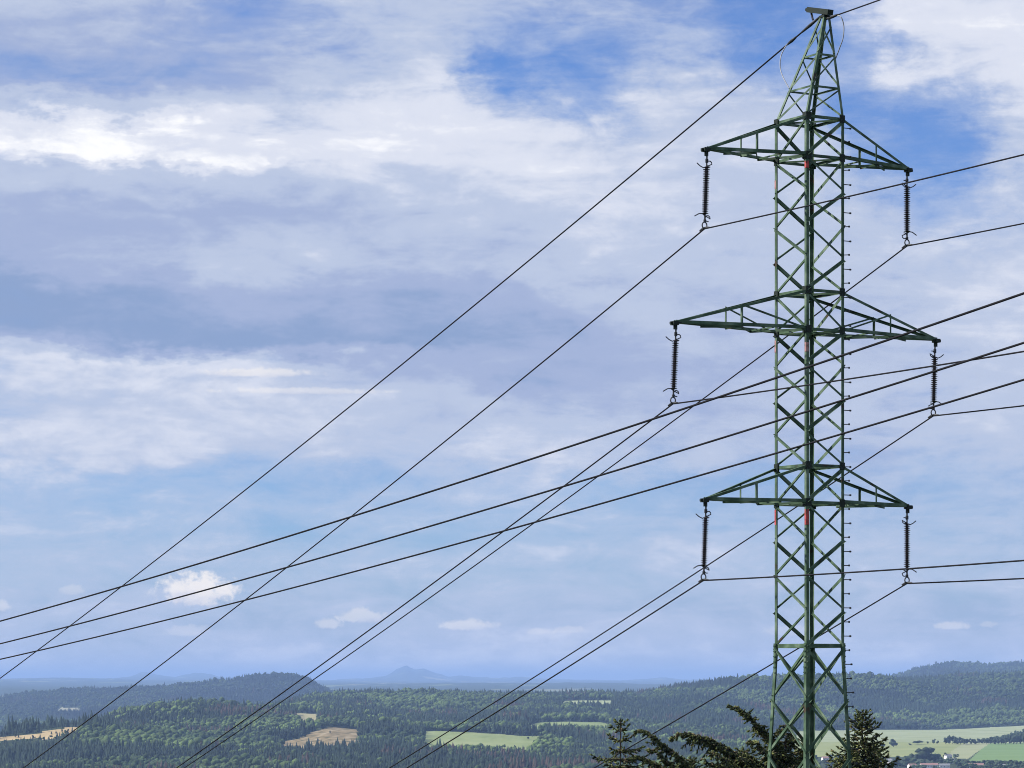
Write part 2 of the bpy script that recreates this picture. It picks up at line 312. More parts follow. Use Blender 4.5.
FIELDS = [  # name, label, dmin, dmax, outline (bearing, drop), material
 ('field', 4880, 5300, Q('-60 745 0 738 30 734.5 70 727 84 729 74 732 62 735 55 738 45 739 30 738 20 740 0 742 -60 752'), fieldmat('stubble', [(0.265, 0.195, 0.094), (0.390, 0.296, 0.156), (0.452, 0.367, 0.211)], 0.02, (1, .3, 1))),
 ('field', 5000, 5700, Q('423 750 425 730.5 450 731.5 500 734 520 736 546 736 535 742 527 749.5 500 748.5 470 747 440 749'), fieldmat('mown_meadow', [(0.156, 0.195, 0.070), (0.211, 0.250, 0.101), (0.257, 0.289, 0.133)], 0.02, (1, .3, 1))),
 ('field', 5950, 6600, Q('524 733 526 726 540 722.5 570 721.5 600 722 612 725 604 728 590 727 572 727 556 729.5 546 732 535 734'), fieldmat('meadow_on_slope', [(0.156, 0.203, 0.070), (0.218, 0.265, 0.109)], 0.02, (1, .3, 1))),
 ('clearing', 5150, 5760, Q('282 748 283 742 300 738 315 731 330 727 356 728 361 735 358 744 350 752 330 752 300 751'), fieldmat('felled_clearing', [(0.055, 0.06, 0.025), (0.17, 0.13, 0.06), (0.24, 0.185, 0.10), (0.30, 0.25, 0.16)], 0.06)),
 ('field', 5900, 6900, Q('294 713 318 714 318 719 314 726 304 722 297 718'), fieldmat('dry_meadow', [(0.281, 0.257, 0.133), (0.343, 0.312, 0.172)], 0.02)),
 ('field', 7400, 8400, Q('562 705 564 700 585 700.5 612 700.5 612 704 590 704.5'), fieldmat('far_meadow', [(0.234, 0.281, 0.140), (0.296, 0.328, 0.187)], 0.02)),
 ('field', 6250, 8260, Q('790 746 800 731 860 730 940 730 1024 725.5 1090 724 1090 745.2 940 745.4 880 746'), fieldmat('pale_hay_field', [(0.203, 0.234, 0.117), (0.257, 0.289, 0.156), (0.296, 0.328, 0.195)], 0.008, (.4, 1.5, 1))),
 ('field', 5200, 6300, Q('795 742 900 742 966 742 952 751 946 757.5 925 757 900 757 795 757'), fieldmat('yellow_green_field', [(0.187, 0.218, 0.078), (0.250, 0.273, 0.109)], 0.01)),
 ('field', 5100, 6300, Q('966 742 992 742 980 750 968 759 946 758 952 751'), fieldmat('pale_ripening_field', [(0.234, 0.257, 0.125), (0.281, 0.296, 0.164)], 0.01)),
 ('field', 4900, 6300, Q('992 742 1090 742 1090 761.5 968 761.5 980 750'), fieldmat('green_field', [(0.125, 0.195, 0.062), (0.156, 0.234, 0.086)], 0.01, (.4, 1.5, 1))),
 ('field', 12300, 13800, Q('55 712 62 707.5 78 708 84 711.5 70 713'), fieldmat('far_dry_field', [(0.281, 0.281, 0.187), (0.328, 0.312, 0.218)], 0.01)),
]
FLAB = ['golden stubble field on the hilltop at the left edge', 'long mown green meadow enclosed by forest below the middle of the horizon',
 'narrow curved green meadow on the slope behind the long meadow', 'brown felled clearing in the forest beside the small dry meadow',
 'small yellow dry meadow above the brown clearing', 'thin pale meadow high under the small wooded knoll', 'broad pale hay field at the foot of the wooded hill',
 'yellow green field left of the pale ripening strip', 'pale ripening strip between two greener fields', 'smooth green field in the lower right corner', 'tiny pale field on the blue hillside at far left']
def fieldid(b, d):
    y = gy(b, d); r = np.full(np.shape(b), -1)
    for i, f in enumerate(FIELDS): r[inpoly(b, y, f[3]) & (d > f[1]) & (d < f[2])] = i
    return r
# terrain grid: fine inside the view, coarse all the way round behind the camera
mid = np.arange(-180, 1205, 1.5)
angs = np.arctan((mid - 512) / F)
a_l = np.linspace(-PI, angs[0], 60)[:-1]; a_r = np.linspace(angs[-1], PI, 60)[1:]
A_ = np.concatenate([a_l, angs, a_r])
D_ = np.concatenate([[0.1, 4, 10, 20, 35, 50, 68, 84, 100, 125, 150, 220, 300, 500, 750, 1000, 1500, 2000, 2500, 3000, 3600, 4000],
    np.arange(4100, 8800, 25), np.arange(8800, 14200, 60), np.arange(14300, 20200, 250), np.arange(20500, 64000, 700), [70000, 90000, 120000]])
na, ndd = len(A_), len(D_)
AA, DD = np.meshgrid(A_, D_)
inside = (AA >= angs[0]) & (AA <= angs[-1])
Bc = np.where(inside, 512 + F * np.tan(np.clip(AA, angs[0], angs[-1])), np.where(AA > 0, 1200, -180))
rad = np.where(inside, DD / np.cos(np.clip(AA, angs[0], angs[-1])), DD / math.cos(angs[0]))
ZZ = ground(Bc, DD)
off = np.clip((np.abs(AA) - angs[-1]) / 0.8, 0, 1); off = np.where(inside, 0, off); off = off * off * (3 - 2 * off)
roll = -60 + 45 * np.sin(AA * 5 + DD / 2600) + 30 * np.sin(AA * 9 - DD / 1500 + 1)
roll = np.where(DD < 1200, -2.5 - DD * 0.045, roll)
ZZ = ZZ * (1 - off) + roll * off
VX = rad * np.sin(AA); VY = rad * np.cos(AA)
verts = np.stack([VX, VY, ZZ], -1).reshape(-1, 3)
ii, jj = np.meshgrid(np.arange(ndd - 1), np.arange(na - 1), indexing='ij')
quads = np.stack([ii * na + jj, ii * na + jj + 1, (ii + 1) * na + jj + 1, (ii + 1) * na + jj], -1).reshape(-1, 4)
cb = ((Bc[:-1, :-1] + Bc[:-1, 1:]) / 2).ravel(); cD = ((DD[:-1, :-1] + DD[1:, :-1]) / 2).ravel()
fid = fieldid(cb, cD); fid[~inside[:-1, :-1].ravel()] = -1

# ground material: forest floor near, patchwork of woods and pale fields further off
gm, gn, gb = mat_new('wooded_ground')
t = gn.nodes.new('ShaderNodeTexCoord')
def gnz(scale, det, st=(1, 1, 0)):
    mp = gn.nodes.new('ShaderNodeMapping'); mp.inputs['Scale'].default_value = st; gn.links.new(t.outputs['Object'], mp.inputs[0])
    x = gn.nodes.new('ShaderNodeTexNoise'); x.inputs['Scale'].default_value = scale; x.inputs['Detail'].default_value = det; gn.links.new(mp.outputs[0], x.inputs['Vector']); return x.outputs['Fac']
def gramp(v, stops, interp='LINEAR'):
    r = gn.nodes.new('ShaderNodeValToRGB'); r.color_ramp.interpolation = interp; e = r.color_ramp.elements
    while len(e) < len(stops): e.new(0.5)
    for k, (p_, c_) in enumerate(stops): e[k].position = p_
    for k, (p_, c_) in enumerate(stops): e[k].color = (*c_, 1)
    gn.links.new(v, r.inputs[0]); return r.outputs[0]
woods = gramp(gnz(0.02, 6), [(0.3, (0.018, 0.028, 0.014)), (0.5, (0.03, 0.045, 0.02)), (0.7, (0.055, 0.07, 0.03))])
patch = gramp(gnz(0.0011, 3, (1, 0.35, 0)), [(0.0, (0, 0, 0)), (0.60, (0, 0, 0)), (0.63, (1, 1, 1)), (1.0, (1, 1, 1))])
fieldc = gramp(gnz(0.0006, 1), [(0.35, (0.10, 0.14, 0.05)), (0.5, (0.18, 0.20, 0.09)), (0.65, (0.26, 0.24, 0.14))])
sx = gn.nodes.new('ShaderNodeSeparateXYZ'); gn.links.new(t.outputs['Object'], sx.inputs[0])
fr = gn.nodes.new('ShaderNodeMapRange'); fr.inputs[1].default_value = 14500; fr.inputs[2].default_value = 20000; gn.links.new(sx.outputs[1], fr.inputs[0])
mm = gn.nodes.new('ShaderNodeMath'); mm.operation = 'MULTIPLY'; gn.links.new(patch, mm.inputs[0]); gn.links.new(fr.outputs[0], mm.inputs[1])
mx = gn.nodes.new('ShaderNodeMix'); mx.data_type = 'RGBA'; gn.links.new(mm.outputs[0], mx.inputs[0]); gn.links.new(woods, mx.inputs[6]); gn.links.new(fieldc, mx.inputs[7])
gn.links.new(mx.outputs[2], gb.inputs['Base Color']); gb.inputs['Roughness'].default_value = 0.95; gb.inputs['Specular IOR Level'].default_value = 0.1
def submesh(name, sel, mat):
    q = quads[sel]; used, inv = np.unique(q, return_inverse=True)
    me = npmesh(name, verts[used], [inv.reshape(q.shape)], mat, True); return obj(name, me)
tag(submesh('ground', fid < 0, gm), 'wooded rolling hills reaching the hazy horizon', 'terrain', kind='structure')
for i, f in enumerate(FIELDS):
    if (fid == i).sum(): tag(submesh(f[0], fid == i, f[4]), FLAB[i], 'field', kind='structure')
    else: print('EMPTY FIELD', i)

# ------------------------------------------------------------------ haze
hm = bpy.data.materials.new('haze'); hm.use_nodes = True; h = hm.node_tree; h.nodes.clear()
pv = h.nodes.new('ShaderNodeVolumePrincipled'); ho = h.nodes.new('ShaderNodeOutputMaterial'); h.links.new(pv.outputs[0], ho.inputs['Volume'])
pv.inputs['Color'].default_value = (0.40, 0.60, 1.0, 1); pv.inputs['Density'].default_value = 3.7e-5; pv.inputs['Anisotropy'].default_value = 0.0
HZ = [-260.0, 225.0]
hz = MB(); hz.box((0, 40000, (HZ[0] + HZ[1]) / 2), 95000, 90000, (HZ[1] - HZ[0]) / 2)
hz.build('haze', hm)
tag(bpy.data.objects['haze'], 'pale blue haze over the distant hills', 'haze', kind='stuff')

# ------------------------------------------------------------------ forest
def ico(sub):
    bm = bmesh.new(); bmesh.ops.create_icosphere(bm, subdivisions=sub, radius=1.0)
    v = np.array([x.co[:] for x in bm.verts]); f = np.array([[q.index for q in x.verts] for x in bm.faces]); bm.free(); return v, f
IV, IF = ico(1)
def proto_conifer(trunk):
    vs = []; fs = []
    for (r, z0, z1) in ((.17, .10, .62), (.135, .34, .84), (.085, .60, 1.0)):
        b = len(vs); k = 5; ph = rng.random() * 6
        for i in range(k): vs.append((r * (1 + .35 * rng.uniform(-1, 1)) * math.cos(ph + i * 2 * PI / k), r * (1 + .35 * rng.uniform(-1, 1)) * math.sin(ph + i * 2 * PI / k), z0 + .07 * rng.uniform(-1, 1)))
        vs.append((rng.uniform(-.01, .01), rng.uniform(-.01, .01), z1)); fs += [(b + i, b + (i + 1) % k, b + k) for i in range(k)]
    if trunk:
        b = len(vs)
        for z in (0, .3):
            for i in range(3): vs.append((.014 * math.cos(i * 2.1), .014 * math.sin(i * 2.1), z))
        for i in range(3): fs += [(b + i, b + (i + 1) % 3, b + 3 + (i + 1) % 3), (b + i, b + 3 + (i + 1) % 3, b + 3 + i)]
    return np.array(vs), np.array(fs)
def proto_broad(n=3):
    vs = []; fs = []
    for k in range(n):
        v = IV * (1 + rng.uniform(-.22, .22, (len(IV), 1))) * rng.uniform(.17, .27) * np.array([1, 1, 1.05])
        v = v + np.array([rng.uniform(-.17, .17), rng.uniform(-.17, .17), rng.uniform(.45, .78) if k else .55])
        fs.append(IF + len(np.concatenate(vs)) if vs else IF); vs.append(v)
    return np.concatenate(vs), np.concatenate(fs)
def instances(protos, pos, h, wid, cols, jitter=.18):
    V = []; Fc = []; C = []; base = 0
    pid = rng.integers(0, len(protos), len(pos))
    for k, (pv_, pf) in enumerate(protos):
        m = np.where(pid == k)[0]
        if not len(m): continue
        a = rng.random(len(m)) * 2 * PI; ca, sa = np.cos(a), np.sin(a); hh = h[m]; ww = wid[m]
        x = (pv_[None, :, 0] * ca[:, None] - pv_[None, :, 1] * sa[:, None]) * (hh * ww)[:, None] + pos[m, 0:1]
        y = (pv_[None, :, 0] * sa[:, None] + pv_[None, :, 1] * ca[:, None]) * (hh * ww)[:, None] + pos[m, 1:2]
        z = pv_[None, :, 2] * hh[:, None] + pos[m, 2:3]
        V.append(np.stack([x, y, z], -1).reshape(-1, 3)); nv = len(pv_)
        Fc.append((pf[None] + (base + np.arange(len(m)) * nv)[:, None, None]).reshape(-1, 3)); base += len(m) * nv
        c = cols[m][:, None, :] * (1 + jitter * rng.uniform(-1, 1, (len(m), nv, 1))); C.append(c.reshape(-1, 3))
    return np.concatenate(V), [np.concatenate(Fc)], np.concatenate(C)
def vnoise(x, y, s, seed):
    r = np.random.default_rng(seed); g = r.random((64, 64)); x = x / s; y = y / s
    i = np.floor(x).astype(int); j = np.floor(y).astype(int); fx_ = x - i; fy_ = y - j; fx_ = fx_ * fx_ * (3 - 2 * fx_); fy_ = fy_ * fy_ * (3 - 2 * fy_)
    G = lambda a, b: g[a % 64, b % 64]
    return (G(i, j) * (1 - fx_) + G(i + 1, j) * fx_) * (1 - fy_) + (G(i, j + 1) * (1 - fx_) + G(i + 1, j + 1) * fx_) * fy_
# running skyline so that trees hidden behind a ridge are left out
SB = np.arange(-190, 1216, 4.0); SDs = np.arange(4100, 18200, 50.0)
g2 = gy(*np.meshgrid(SB, SDs)); runmin = np.minimum.accumulate(g2, 0)
NOTREE = [(4850, 6300, Q('780 747 1090 744 1090 770 780 772')), ]
def scatter(d0, d1, spacing, b0=-150, b1=1180):
    x0 = (b0 - 512) / F; x1 = (b1 - 512) / F; area = (x1 - x0) * (d1 * d1 - d0 * d0) / 2; n = int(area / spacing ** 2)
    d = np.sqrt(rng.random(n) * (d1 * d1 - d0 * d0) + d0 * d0); b = rng.uniform(b0, b1, n); return b, d
def forest(name, label, d0, d1, spacing, hts, sel=None, trunk=False, tone=1.0):
    b, d = scatter(d0, d1, spacing); y = gy(b, d); keep = fieldid(b, d) < 0
    for a0, a1, pl in NOTREE: keep &= ~(inpoly(b, y, pl) & (d > a0) & (d < a1))
    if sel is not None: keep &= sel(b, d, y)
    bi = np.clip(((b + 190) / 4).astype(int), 0, len(SB) - 1); di = np.clip(((d - 4100) / 50).astype(int) - 2, 0, len(SDs) - 1)
    top = y - 1.15 * hts[1] * F / d; keep &= top < runmin[di, bi] + 0.5
    b, d = b[keep], d[keep]; X_ = (b - 512) / F * d; Z_ = ground(b, d)
    s1 = vnoise(X_, d, 260, 3) * .6 + vnoise(X_, d, 90, 4) * .4; s2_ = vnoise(X_, d, 420, 5) * .5 + vnoise(X_, d, 120, 6) * .5
    con = (s1 + rng.uniform(-.12, .12, len(b))) > .50
    near_f = np.zeros(len(b), bool)
    for dl in (30, 70, 110, 150, 190, 230, 270, 310): near_f |= (fieldid(b, d + dl) >= 0) & ((dl < 200) | (d > 5600))
    h_ = rng.uniform(*hts, len(b)) * (0.8 + .4 * s2_) * np.where(near_f, .34, 1.0); pos = np.stack([X_, d, Z_ - .5], -1)
    ccon = np.array([0.016, 0.027, 0.017])[None] * (0.75 + .7 * s2_)[:, None] * rng.uniform(.75, 1.3, (len(b), 1))
    rust = (vnoise(X_, d, 170, 9) > .80) & (rng.random(len(b)) > .35); ccon[rust] = np.array([0.060, 0.042, 0.032]) * rng.uniform(.7, 1.2, (rust.sum(), 1))
    s3_ = np.clip((vnoise(X_, d, 330, 11) * .6 + vnoise(X_, d, 60, 12) * .4 - .25) * 1.9, 0, 1)
    cbr = (np.array([0.022, 0.040, 0.016])[None] * (1 - s3_)[:, None] + np.array([0.082, 0.120, 0.034])[None] * s3_[:, None]) * rng.uniform(.6, 1.45, (len(b), 1))
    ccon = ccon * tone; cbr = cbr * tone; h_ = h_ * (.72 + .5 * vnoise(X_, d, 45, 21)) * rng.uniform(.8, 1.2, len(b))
    pc = [proto_conifer(trunk) for _ in range(6)]; pb = [proto_broad() for _ in range(6)]
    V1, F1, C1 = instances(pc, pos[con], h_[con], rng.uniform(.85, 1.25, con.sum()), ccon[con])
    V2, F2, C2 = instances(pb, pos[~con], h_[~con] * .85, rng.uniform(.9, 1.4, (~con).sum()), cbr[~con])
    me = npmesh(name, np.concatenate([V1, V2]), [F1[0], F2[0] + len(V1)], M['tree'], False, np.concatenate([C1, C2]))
    o = obj(name, me); tag(o, label, 'forest', kind='stuff'); print(name, len(b), 'trees')
right = lambda b, d, y: ~((b > 770) & (y > 729.5) & (y < 790) & (d < 8250))
forest('forest', 'mixed green and dark woods filling the nearest valley and slopes', 4150, 6500, 8.5, (15, 24), right, True)
forest('forest', 'dense woods on the long middle ridge and wooded hill', 6500, 9000, 10.5, (15, 24), right)
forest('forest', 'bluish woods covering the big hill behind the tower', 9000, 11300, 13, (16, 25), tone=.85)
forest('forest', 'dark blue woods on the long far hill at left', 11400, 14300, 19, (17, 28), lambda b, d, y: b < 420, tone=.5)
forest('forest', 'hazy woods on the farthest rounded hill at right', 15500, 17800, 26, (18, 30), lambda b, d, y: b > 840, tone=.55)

# ------------------------------------------------------------------ single trees in the valley and along the fields
def pt(b, y, d=None):
    """the spot on the ground that shows at bearing column b and row y; searched along the bearing"""
    if d is None:
        ds = np.arange(4300, 9000, 4.0); yy = gy(np.full(ds.shape, b), ds); k = np.where(yy <= y)[0]; d = ds[k[0]] if len(k) else 9000.
    return Vector(((b - 512) / F * d, d, float(ground(np.array([b]), np.array([d]))[0])))
def valley_tree(b, y, hp, wp, label, group=None, conifer=False, d=None, tone=1.0, cat='tree'):
    p = pt(b, y, d); s = p.y / F; H = hp * s; W = wp * s
    nm = 'conifer_tree' if conifer else ('bush' if cat == 'bush' else 'leafy_tree')
    r = empty(nm, p, label, cat, group)
    tk = MB(); tk.tube([p, p + Vector((0, 0, H * .4)), p + Vector((W * .03, 0, H * .7))], [H * .035, H * .022, H * .01], 6); tk.build('trunk', M['bark'], r)
    vs = []; fs = []; cs = []
    if conifer:
        for k in range(5):
            z0 = H * (.12 + .16 * k); rr = W / 2 * (1 - .17 * k); n = 9; b0 = len(vs); ph = random.random() * 6
            for i in range(n): q = rr * random.uniform(.65, 1.15); vs.append((q * math.cos(ph + i * 2 * PI / n), q * math.sin(ph + i * 2 * PI / n), z0 - H * .03 * random.random()))
            vs.append((0, 0, min(H, z0 + H * .36))); fs += [(b0 + i, b0 + (i + 1) % n, b0 + n) for i in range(n)]
        base = np.array([0.026, 0.042, 0.024]); fs = np.array(fs); vs = np.array(vs)
    else:
        V = []; Fa = []; nb = 0; n = 13
        for k in range(n):
            th = random.random() * 2 * PI; ph = random.uniform(-.9, 1); rr = random.random() ** .4 * .62
            c = np.array([math.cos(th) * rr * W / 2, math.sin(th) * rr * W / 2, H * .50 + ph * (1 - rr * .5) * H * .36]); q = random.uniform(.26, .42)
            V.append(IV * (1 + rng.uniform(-.25, .25, (len(IV), 1))) * np.array([W * .5 * q * 1.2, W * .5 * q * 1.2, H * .5 * q]) + c); Fa.append(IF + nb); nb += len(IV)
        vs = np.concatenate(V); fs = np.concatenate(Fa); base = np.array([0.030, 0.046, 0.022])
    cc = base * tone * rng.uniform(.7, 1.35, (len(vs), 1)); obj('crown', npmesh('crown', vs, [fs], M['tree'], False, cc), r); return r
VT = [(893.5, 747, 9.5, 9, 'round tree standing alone at the lower edge of the hay field', None), (882.5, 747, 3.5, 7, 'low spreading tree left of the lone round tree', None),
 (933.8, 743.8, 6, 4, 'small pointed tree between the hay field and the yellow green field', None), (937.5, 743.8, 4, 3, 'tiny tree close beside the small pointed tree', None),
 (927.7, 744, 3, 2.4, 'tiny round tree at the left end of the field edge', None), (918, 744.5, 4.2, 11, 'wide low clump of trees on the field edge', None),
 (925, 763, 17, 23, 'tallest dark tree of the clump beside the village', None), (914, 763, 11, 13, 'shorter left tree of the dark clump beside the village', None), (935, 763, 11, 13, 'shorter right tree of the dark clump beside the village', None),
 (906.5, 765, 8, 9, 'grey green tree just left of the dark village clump', None), (945, 759, 7, 5, 'tree beside the highest white village house', None), (952, 762.5, 6, 6, 'tree right of the highest white village house', None),
 (940, 764, 6, 8, 'broad tree below the highest white village house', None), (897, 768, 8, 12, 'leafy tree rising beside the right foreground spruce', None)]
for b, y, hp, wp, lb, g in VT: valley_tree(b, y, hp, wp, lb, g)
valley_tree(909.7, 745.4, 2.2, 4, 'lone low bush on the edge between two fields', None, cat='bush')
x = 945.5
while x < 1030:
    hh = np.interp(x, [945, 950, 975, 1000, 1024, 1080], [8, 9, 6.5, 8, 12, 14]) * random.uniform(.8, 1.12)
    valley_tree(x, 744.2 + random.uniform(-.3, .3), hh, random.uniform(5, 7.5), 'grey green tree in the dense row between the hay field and the green field', 'trees in the row between the two fields', tone=.95)
    x += random.uniform(3, 4.4)
for row in range(5):
    x = 984 + row * 9 + random.uniform(0, 3)
    while x < 1030:
        yb = 743.4 - row * 1.55; hh = np.interp(x, [980, 1024, 1090], [6, 8.5, 10]) * random.uniform(.8, 1.15); valley_tree(x, yb + random.uniform(-.5, .5), hh, random.uniform(5.5, 8), 'tree in the copse behind the dense field row at the right edge', 'trees in the copse at the right edge', tone=1.15)
        x += random.uniform(3.6, 5.2)
x = 957
while x < 1030:
    valley_tree(x, 764.3 + random.uniform(-.4, .4), random.uniform(3.5, 5.4), random.uniform(5, 8), 'low tree in the hedge along the near edge of the green field', 'trees in the hedge by the green field', tone=.9)
    x += random.uniform(4, 6.5)
for x in np.arange(962, 1028, 6.2):
    valley_tree(x, 769 + random.uniform(-.8, .8), random.uniform(4, 6), random.uniform(6, 9), 'leafy garden tree among the village roofs', 'garden trees of the village', tone=1.1)
for x in (860, 870, 880, 888, 830, 838, 846, 815, 806, 796, 787):
    valley_tree(x, 763 + random.uniform(-4, 4), random.uniform(5, 8), random.uniform(6, 10), 'tree of the village green seen behind the tower and spruce', 'village trees behind the tower', tone=1.1)
for k in range(125):
    x = random.uniform(778, 1028); y = random.uniform(758, 771) if x < 962 else random.uniform(765.5, 772)
    if x < 962 and y < 760 and random.random() < .5: continue
    valley_tree(x, y, random.uniform(3.5, 7.5), random.uniform(5, 10), 'garden tree filling the gaps between the village houses', 'trees between the village houses', tone=random.uniform(.9, 2.3))
for x, y in ((15.5, 737.5), (18.5, 737.8), (33, 739.4), (40, 738.8), (51.5, 734.5), (56, 733.8), (44, 740), (62, 732.2), (68, 731.5)):
    valley_tree(x, y, random.uniform(2.8, 5), random.uniform(2, 3), 'dark little tree at the lower edge of the golden stubble field', 'dark trees scattered along the stubble field', conifer=random.random() > .5, tone=.8)
for x, y, hp in ((17, 734.8, 8), (19.5, 734, 6.5), (33.5, 732.4, 8), (44.5, 730.2, 7), (29, 732.6, 4.5), (61, 727.6, 4), (66, 727.2, 3.5)):
    valley_tree(x, y - .5, hp, 3.2, 'dark tree standing on the skyline above the golden stubble field', 'trees above the stubble field', conifer=hp > 6, d=5230, tone=.8)
for x, y, hp in ((305, 737, 3), (318, 741, 3), (343, 745, 4), (350, 749, 5), (330, 733, 3), (311, 750, 4)):
    valley_tree(x, y, hp, 2.4, 'thin left over tree on the brown felled clearing', 'single trees left on the felled clearing', conifer=True)
for x, y, hp in ((533, 737, 3.5), (528, 739.5, 3), (540, 737.5, 3.5), (515, 749.5, 5), (487, 751, 6), (424, 742, 6)):
    valley_tree(x, y, hp, 3, 'small tree at the edge of the long mown meadow', 'small trees around the long mown meadow')

# ------------------------------------------------------------------ village houses
M['wall'] = noise_mat('white_render', [(0.72, 0.70, 0.66), (0.82, 0.80, 0.76)], 0.4, 0.9)
M['roofred'] = noise_mat('red_roof_tiles', [(0.24, 0.13, 0.115), (0.34, 0.20, 0.175)], 0.7, 0.85, stretch=(1, 1, 4))
M['roofgrey'] = noise_mat('grey_roof_sheets', [(0.16, 0.16, 0.17), (0.24, 0.24, 0.25)], 0.7, 0.7)
M['glass'] = noise_mat('dark_window', [(0.03, 0.035, 0.05), (0.05, 0.06, 0.08)], 1.0, 0.15)
def house(b, y, L_, W_, H_, rz, roof, label, d=None, cat='house', group=None):
    p = pt(b, y, d); r = empty('house', p, label, cat, group, rz)
    def mb(): return MB()
    rf = H_ * .55
    def fin(m, name, mat, par):
        me = bpy.data.meshes.new(name); me.from_pydata(m.v, [], m.f); me.materials.append(mat); o = bpy.data.objects.new(name, me); col.objects.link(o); o.parent = par; return o
    m = mb(); m.add([(-L_ / 2, -W_ / 2, -1), (L_ / 2, -W_ / 2, -1), (L_ / 2, W_ / 2, -1), (-L_ / 2, W_ / 2, -1), (-L_ / 2, -W_ / 2, H_), (L_ / 2, -W_ / 2, H_), (L_ / 2, W_ / 2, H_), (-L_ / 2, W_ / 2, H_), (-L_ / 2, 0, H_ + rf), (L_ / 2, 0, H_ + rf)],
        [(0, 1, 5, 4), (2, 3, 7, 6), (1, 2, 6, 9, 5), (3, 0, 4, 8, 7), (0, 3, 2, 1)]); fin(m, 'wall', M['wall'], r)
    m = mb(); e = .5
    for sg in (-1, 1):
        a = (-L_ / 2 - e, sg * (W_ / 2 + e), H_ - e * rf / (W_ / 2) + .05); c = (-L_ / 2 - e, 0, H_ + rf + .05)
        v = [a, (L_ / 2 + e, a[1], a[2]), (L_ / 2 + e, 0, c[2]), c]; m.add(v + [(q[0], q[1], q[2] + .22) for q in v], [(0, 1, 2, 3), (7, 6, 5, 4), (0, 4, 5, 1), (1, 5, 6, 2), (2, 6, 7, 3), (3, 7, 4, 0)])
    ro = fin(m, 'roof', M[roof], r)
    m = mb(); m.box((L_ * .2, .6, H_ + rf + .3), .35, .35, .9); fin(m, 'chimney', M['roofred'], ro)
    for sg in (-1, 1):
        for k in range(max(2, int(L_ / 4))):
            m = mb(); xk = -L_ / 2 + (k + .5) * L_ / max(2, int(L_ / 4)); m.box((xk, sg * (W_ / 2 + .02), H_ * .55), .55, .05, .7); fin(m, 'window', M['glass'], r)
    return r
house(948, 759, 11, 8, 5, .5, 'roofgrey', 'white village house standing highest below the yellow green field')
house(951.5, 763.5, 9, 8, 5, -.6, 'roofgrey', 'white house just below the highest village house')
house(929, 768, 26, 10, 4.5, .06, 'roofred', 'long pink roofed house under the dark tree clump')
house(944.5, 768.5, 15, 9, 4.5, -.1, 'roofgrey', 'grey roofed house between the two pink roofed houses')
house(976, 768.3, 22, 10, 4.6, .1, 'roofred', 'long pink roofed house in front of the green field')
house(889, 763.5, 11, 8, 4.6, -.5, 'roofgrey', 'white house beside the foliage of the right foreground spruce')
house(912, 768.5, 12, 8, 4.5, .4, 'roofred', 'red roofed house left of the long pink roofed house')
house(825, 761, 10, 8, 4.6, .3, 'roofred', 'upper pinkish house seen between the tower legs')
house(808.5, 767, 11, 8, 5, -.4, 'roofgrey', 'white house right of the near tower leg at its lower end')
house(799, 764, 10, 8, 4.4, .5, 'roofred', 'red roofed house left of the near tower leg')
house(843.5, 765.5, 12, 8, 4.4, .1, 'roofgrey', 'white house at the left foot of the right foreground spruce')
house(1003, 769, 14, 9, 4.5, -.3, 'roofgrey', 'grey roofed house at the bottom right behind the hedge')
house(71, 721.5, 16, 9, 5, .25, 'roofgrey', 'white farm building nearer the stubble field on the left hilltop', d=5330)
house(83.5, 720.8, 24, 9, 5.2, -.1, 'roofgrey', 'longer white farm building beside the dark wood on the left hilltop', d=5350)

# ------------------------------------------------------------------ transmission tower
TH = 0.52786
a = Vector((math.cos(TH), math.sin(TH), 0)); dv = Vector((-math.sin(TH), math.cos(TH), 0)); up = Vector((0, 0, 1))
C0 = Vector((7.8272, 84.0, 0)); CB = C0 + a * 0.045
tower = empty('transmission_tower', (CB.x, CB.y, -12.2), 'tall green lattice pylon with three pairs of crossarms', 'pylon')
wa, wd = 0.609, 0.720
ZB = 0.90; ZG = -12.2
CT = CB + a * 0.50          # the peak leans over to one side
ZP = 17.58
def corner(i, j, z):
    """i along the crossarms (-1 near left, 1 far right), j along the line (-1 toward the viewer, 1 away)"""
    if z >= 14.78:
        t = (z - 14.78) / (ZP - 14.78); c = CB.lerp(CT, t); s = 1 - t * .84; return Vector((c.x, c.y, z)) + a * i * wa * s + dv * j * wd * s
    k = 1.0 if z >= ZB else 1 + (ZB - z) * 0.068
    return Vector((CB.x, CB.y, z)) + a * i * wa * k + dv * j * wd * k
CORN = [(-1, 1), (-1, -1), (1, -1), (1, 1)]      # left, near, right, far
for (i, j) in CORN:
    m = MB(); lw = .088
    m.angle(corner(i, j, ZG - .3), corner(i, j, ZB), .11, -a * i, -dv * j, .014)
    m.angle(corner(i, j, ZB), corner(i, j, 14.78), lw, -a * i, -dv * j, .012)
    leg = m.build('leg', M['paint'], tower)
    m = MB(); m.angle(corner(i, j, 14.79), corner(i, j, ZP), .075, -a * i, -dv * j, .009); m.build('peak_leg', M['paint'], tower)
    m = MB()
    for zz in (-0.0,):
        for ax1, nn in ((-a * i, dv * j), (-dv * j, a * i)):
            c = corner(i, j, .55) + ax1 * .052 + nn * .010
            m.box(c, .046, .009, .42, (ax1, nn, up))
            for k in range(6):
                for s_ in (-1, 1): m.box(c + up * (-.35 + k * .14) + ax1 * .022 * s_ + nn * .02, .012, .012, .014, (ax1, nn, up))
    m.build('splice_plate', M['paint'], tower)
    m = MB(); p0 = corner(i, j, ZG); m.box(p0 + up * -.1, .35, .35, .45, (a, dv, up)); m.build('footing', M['concrete'], tower)
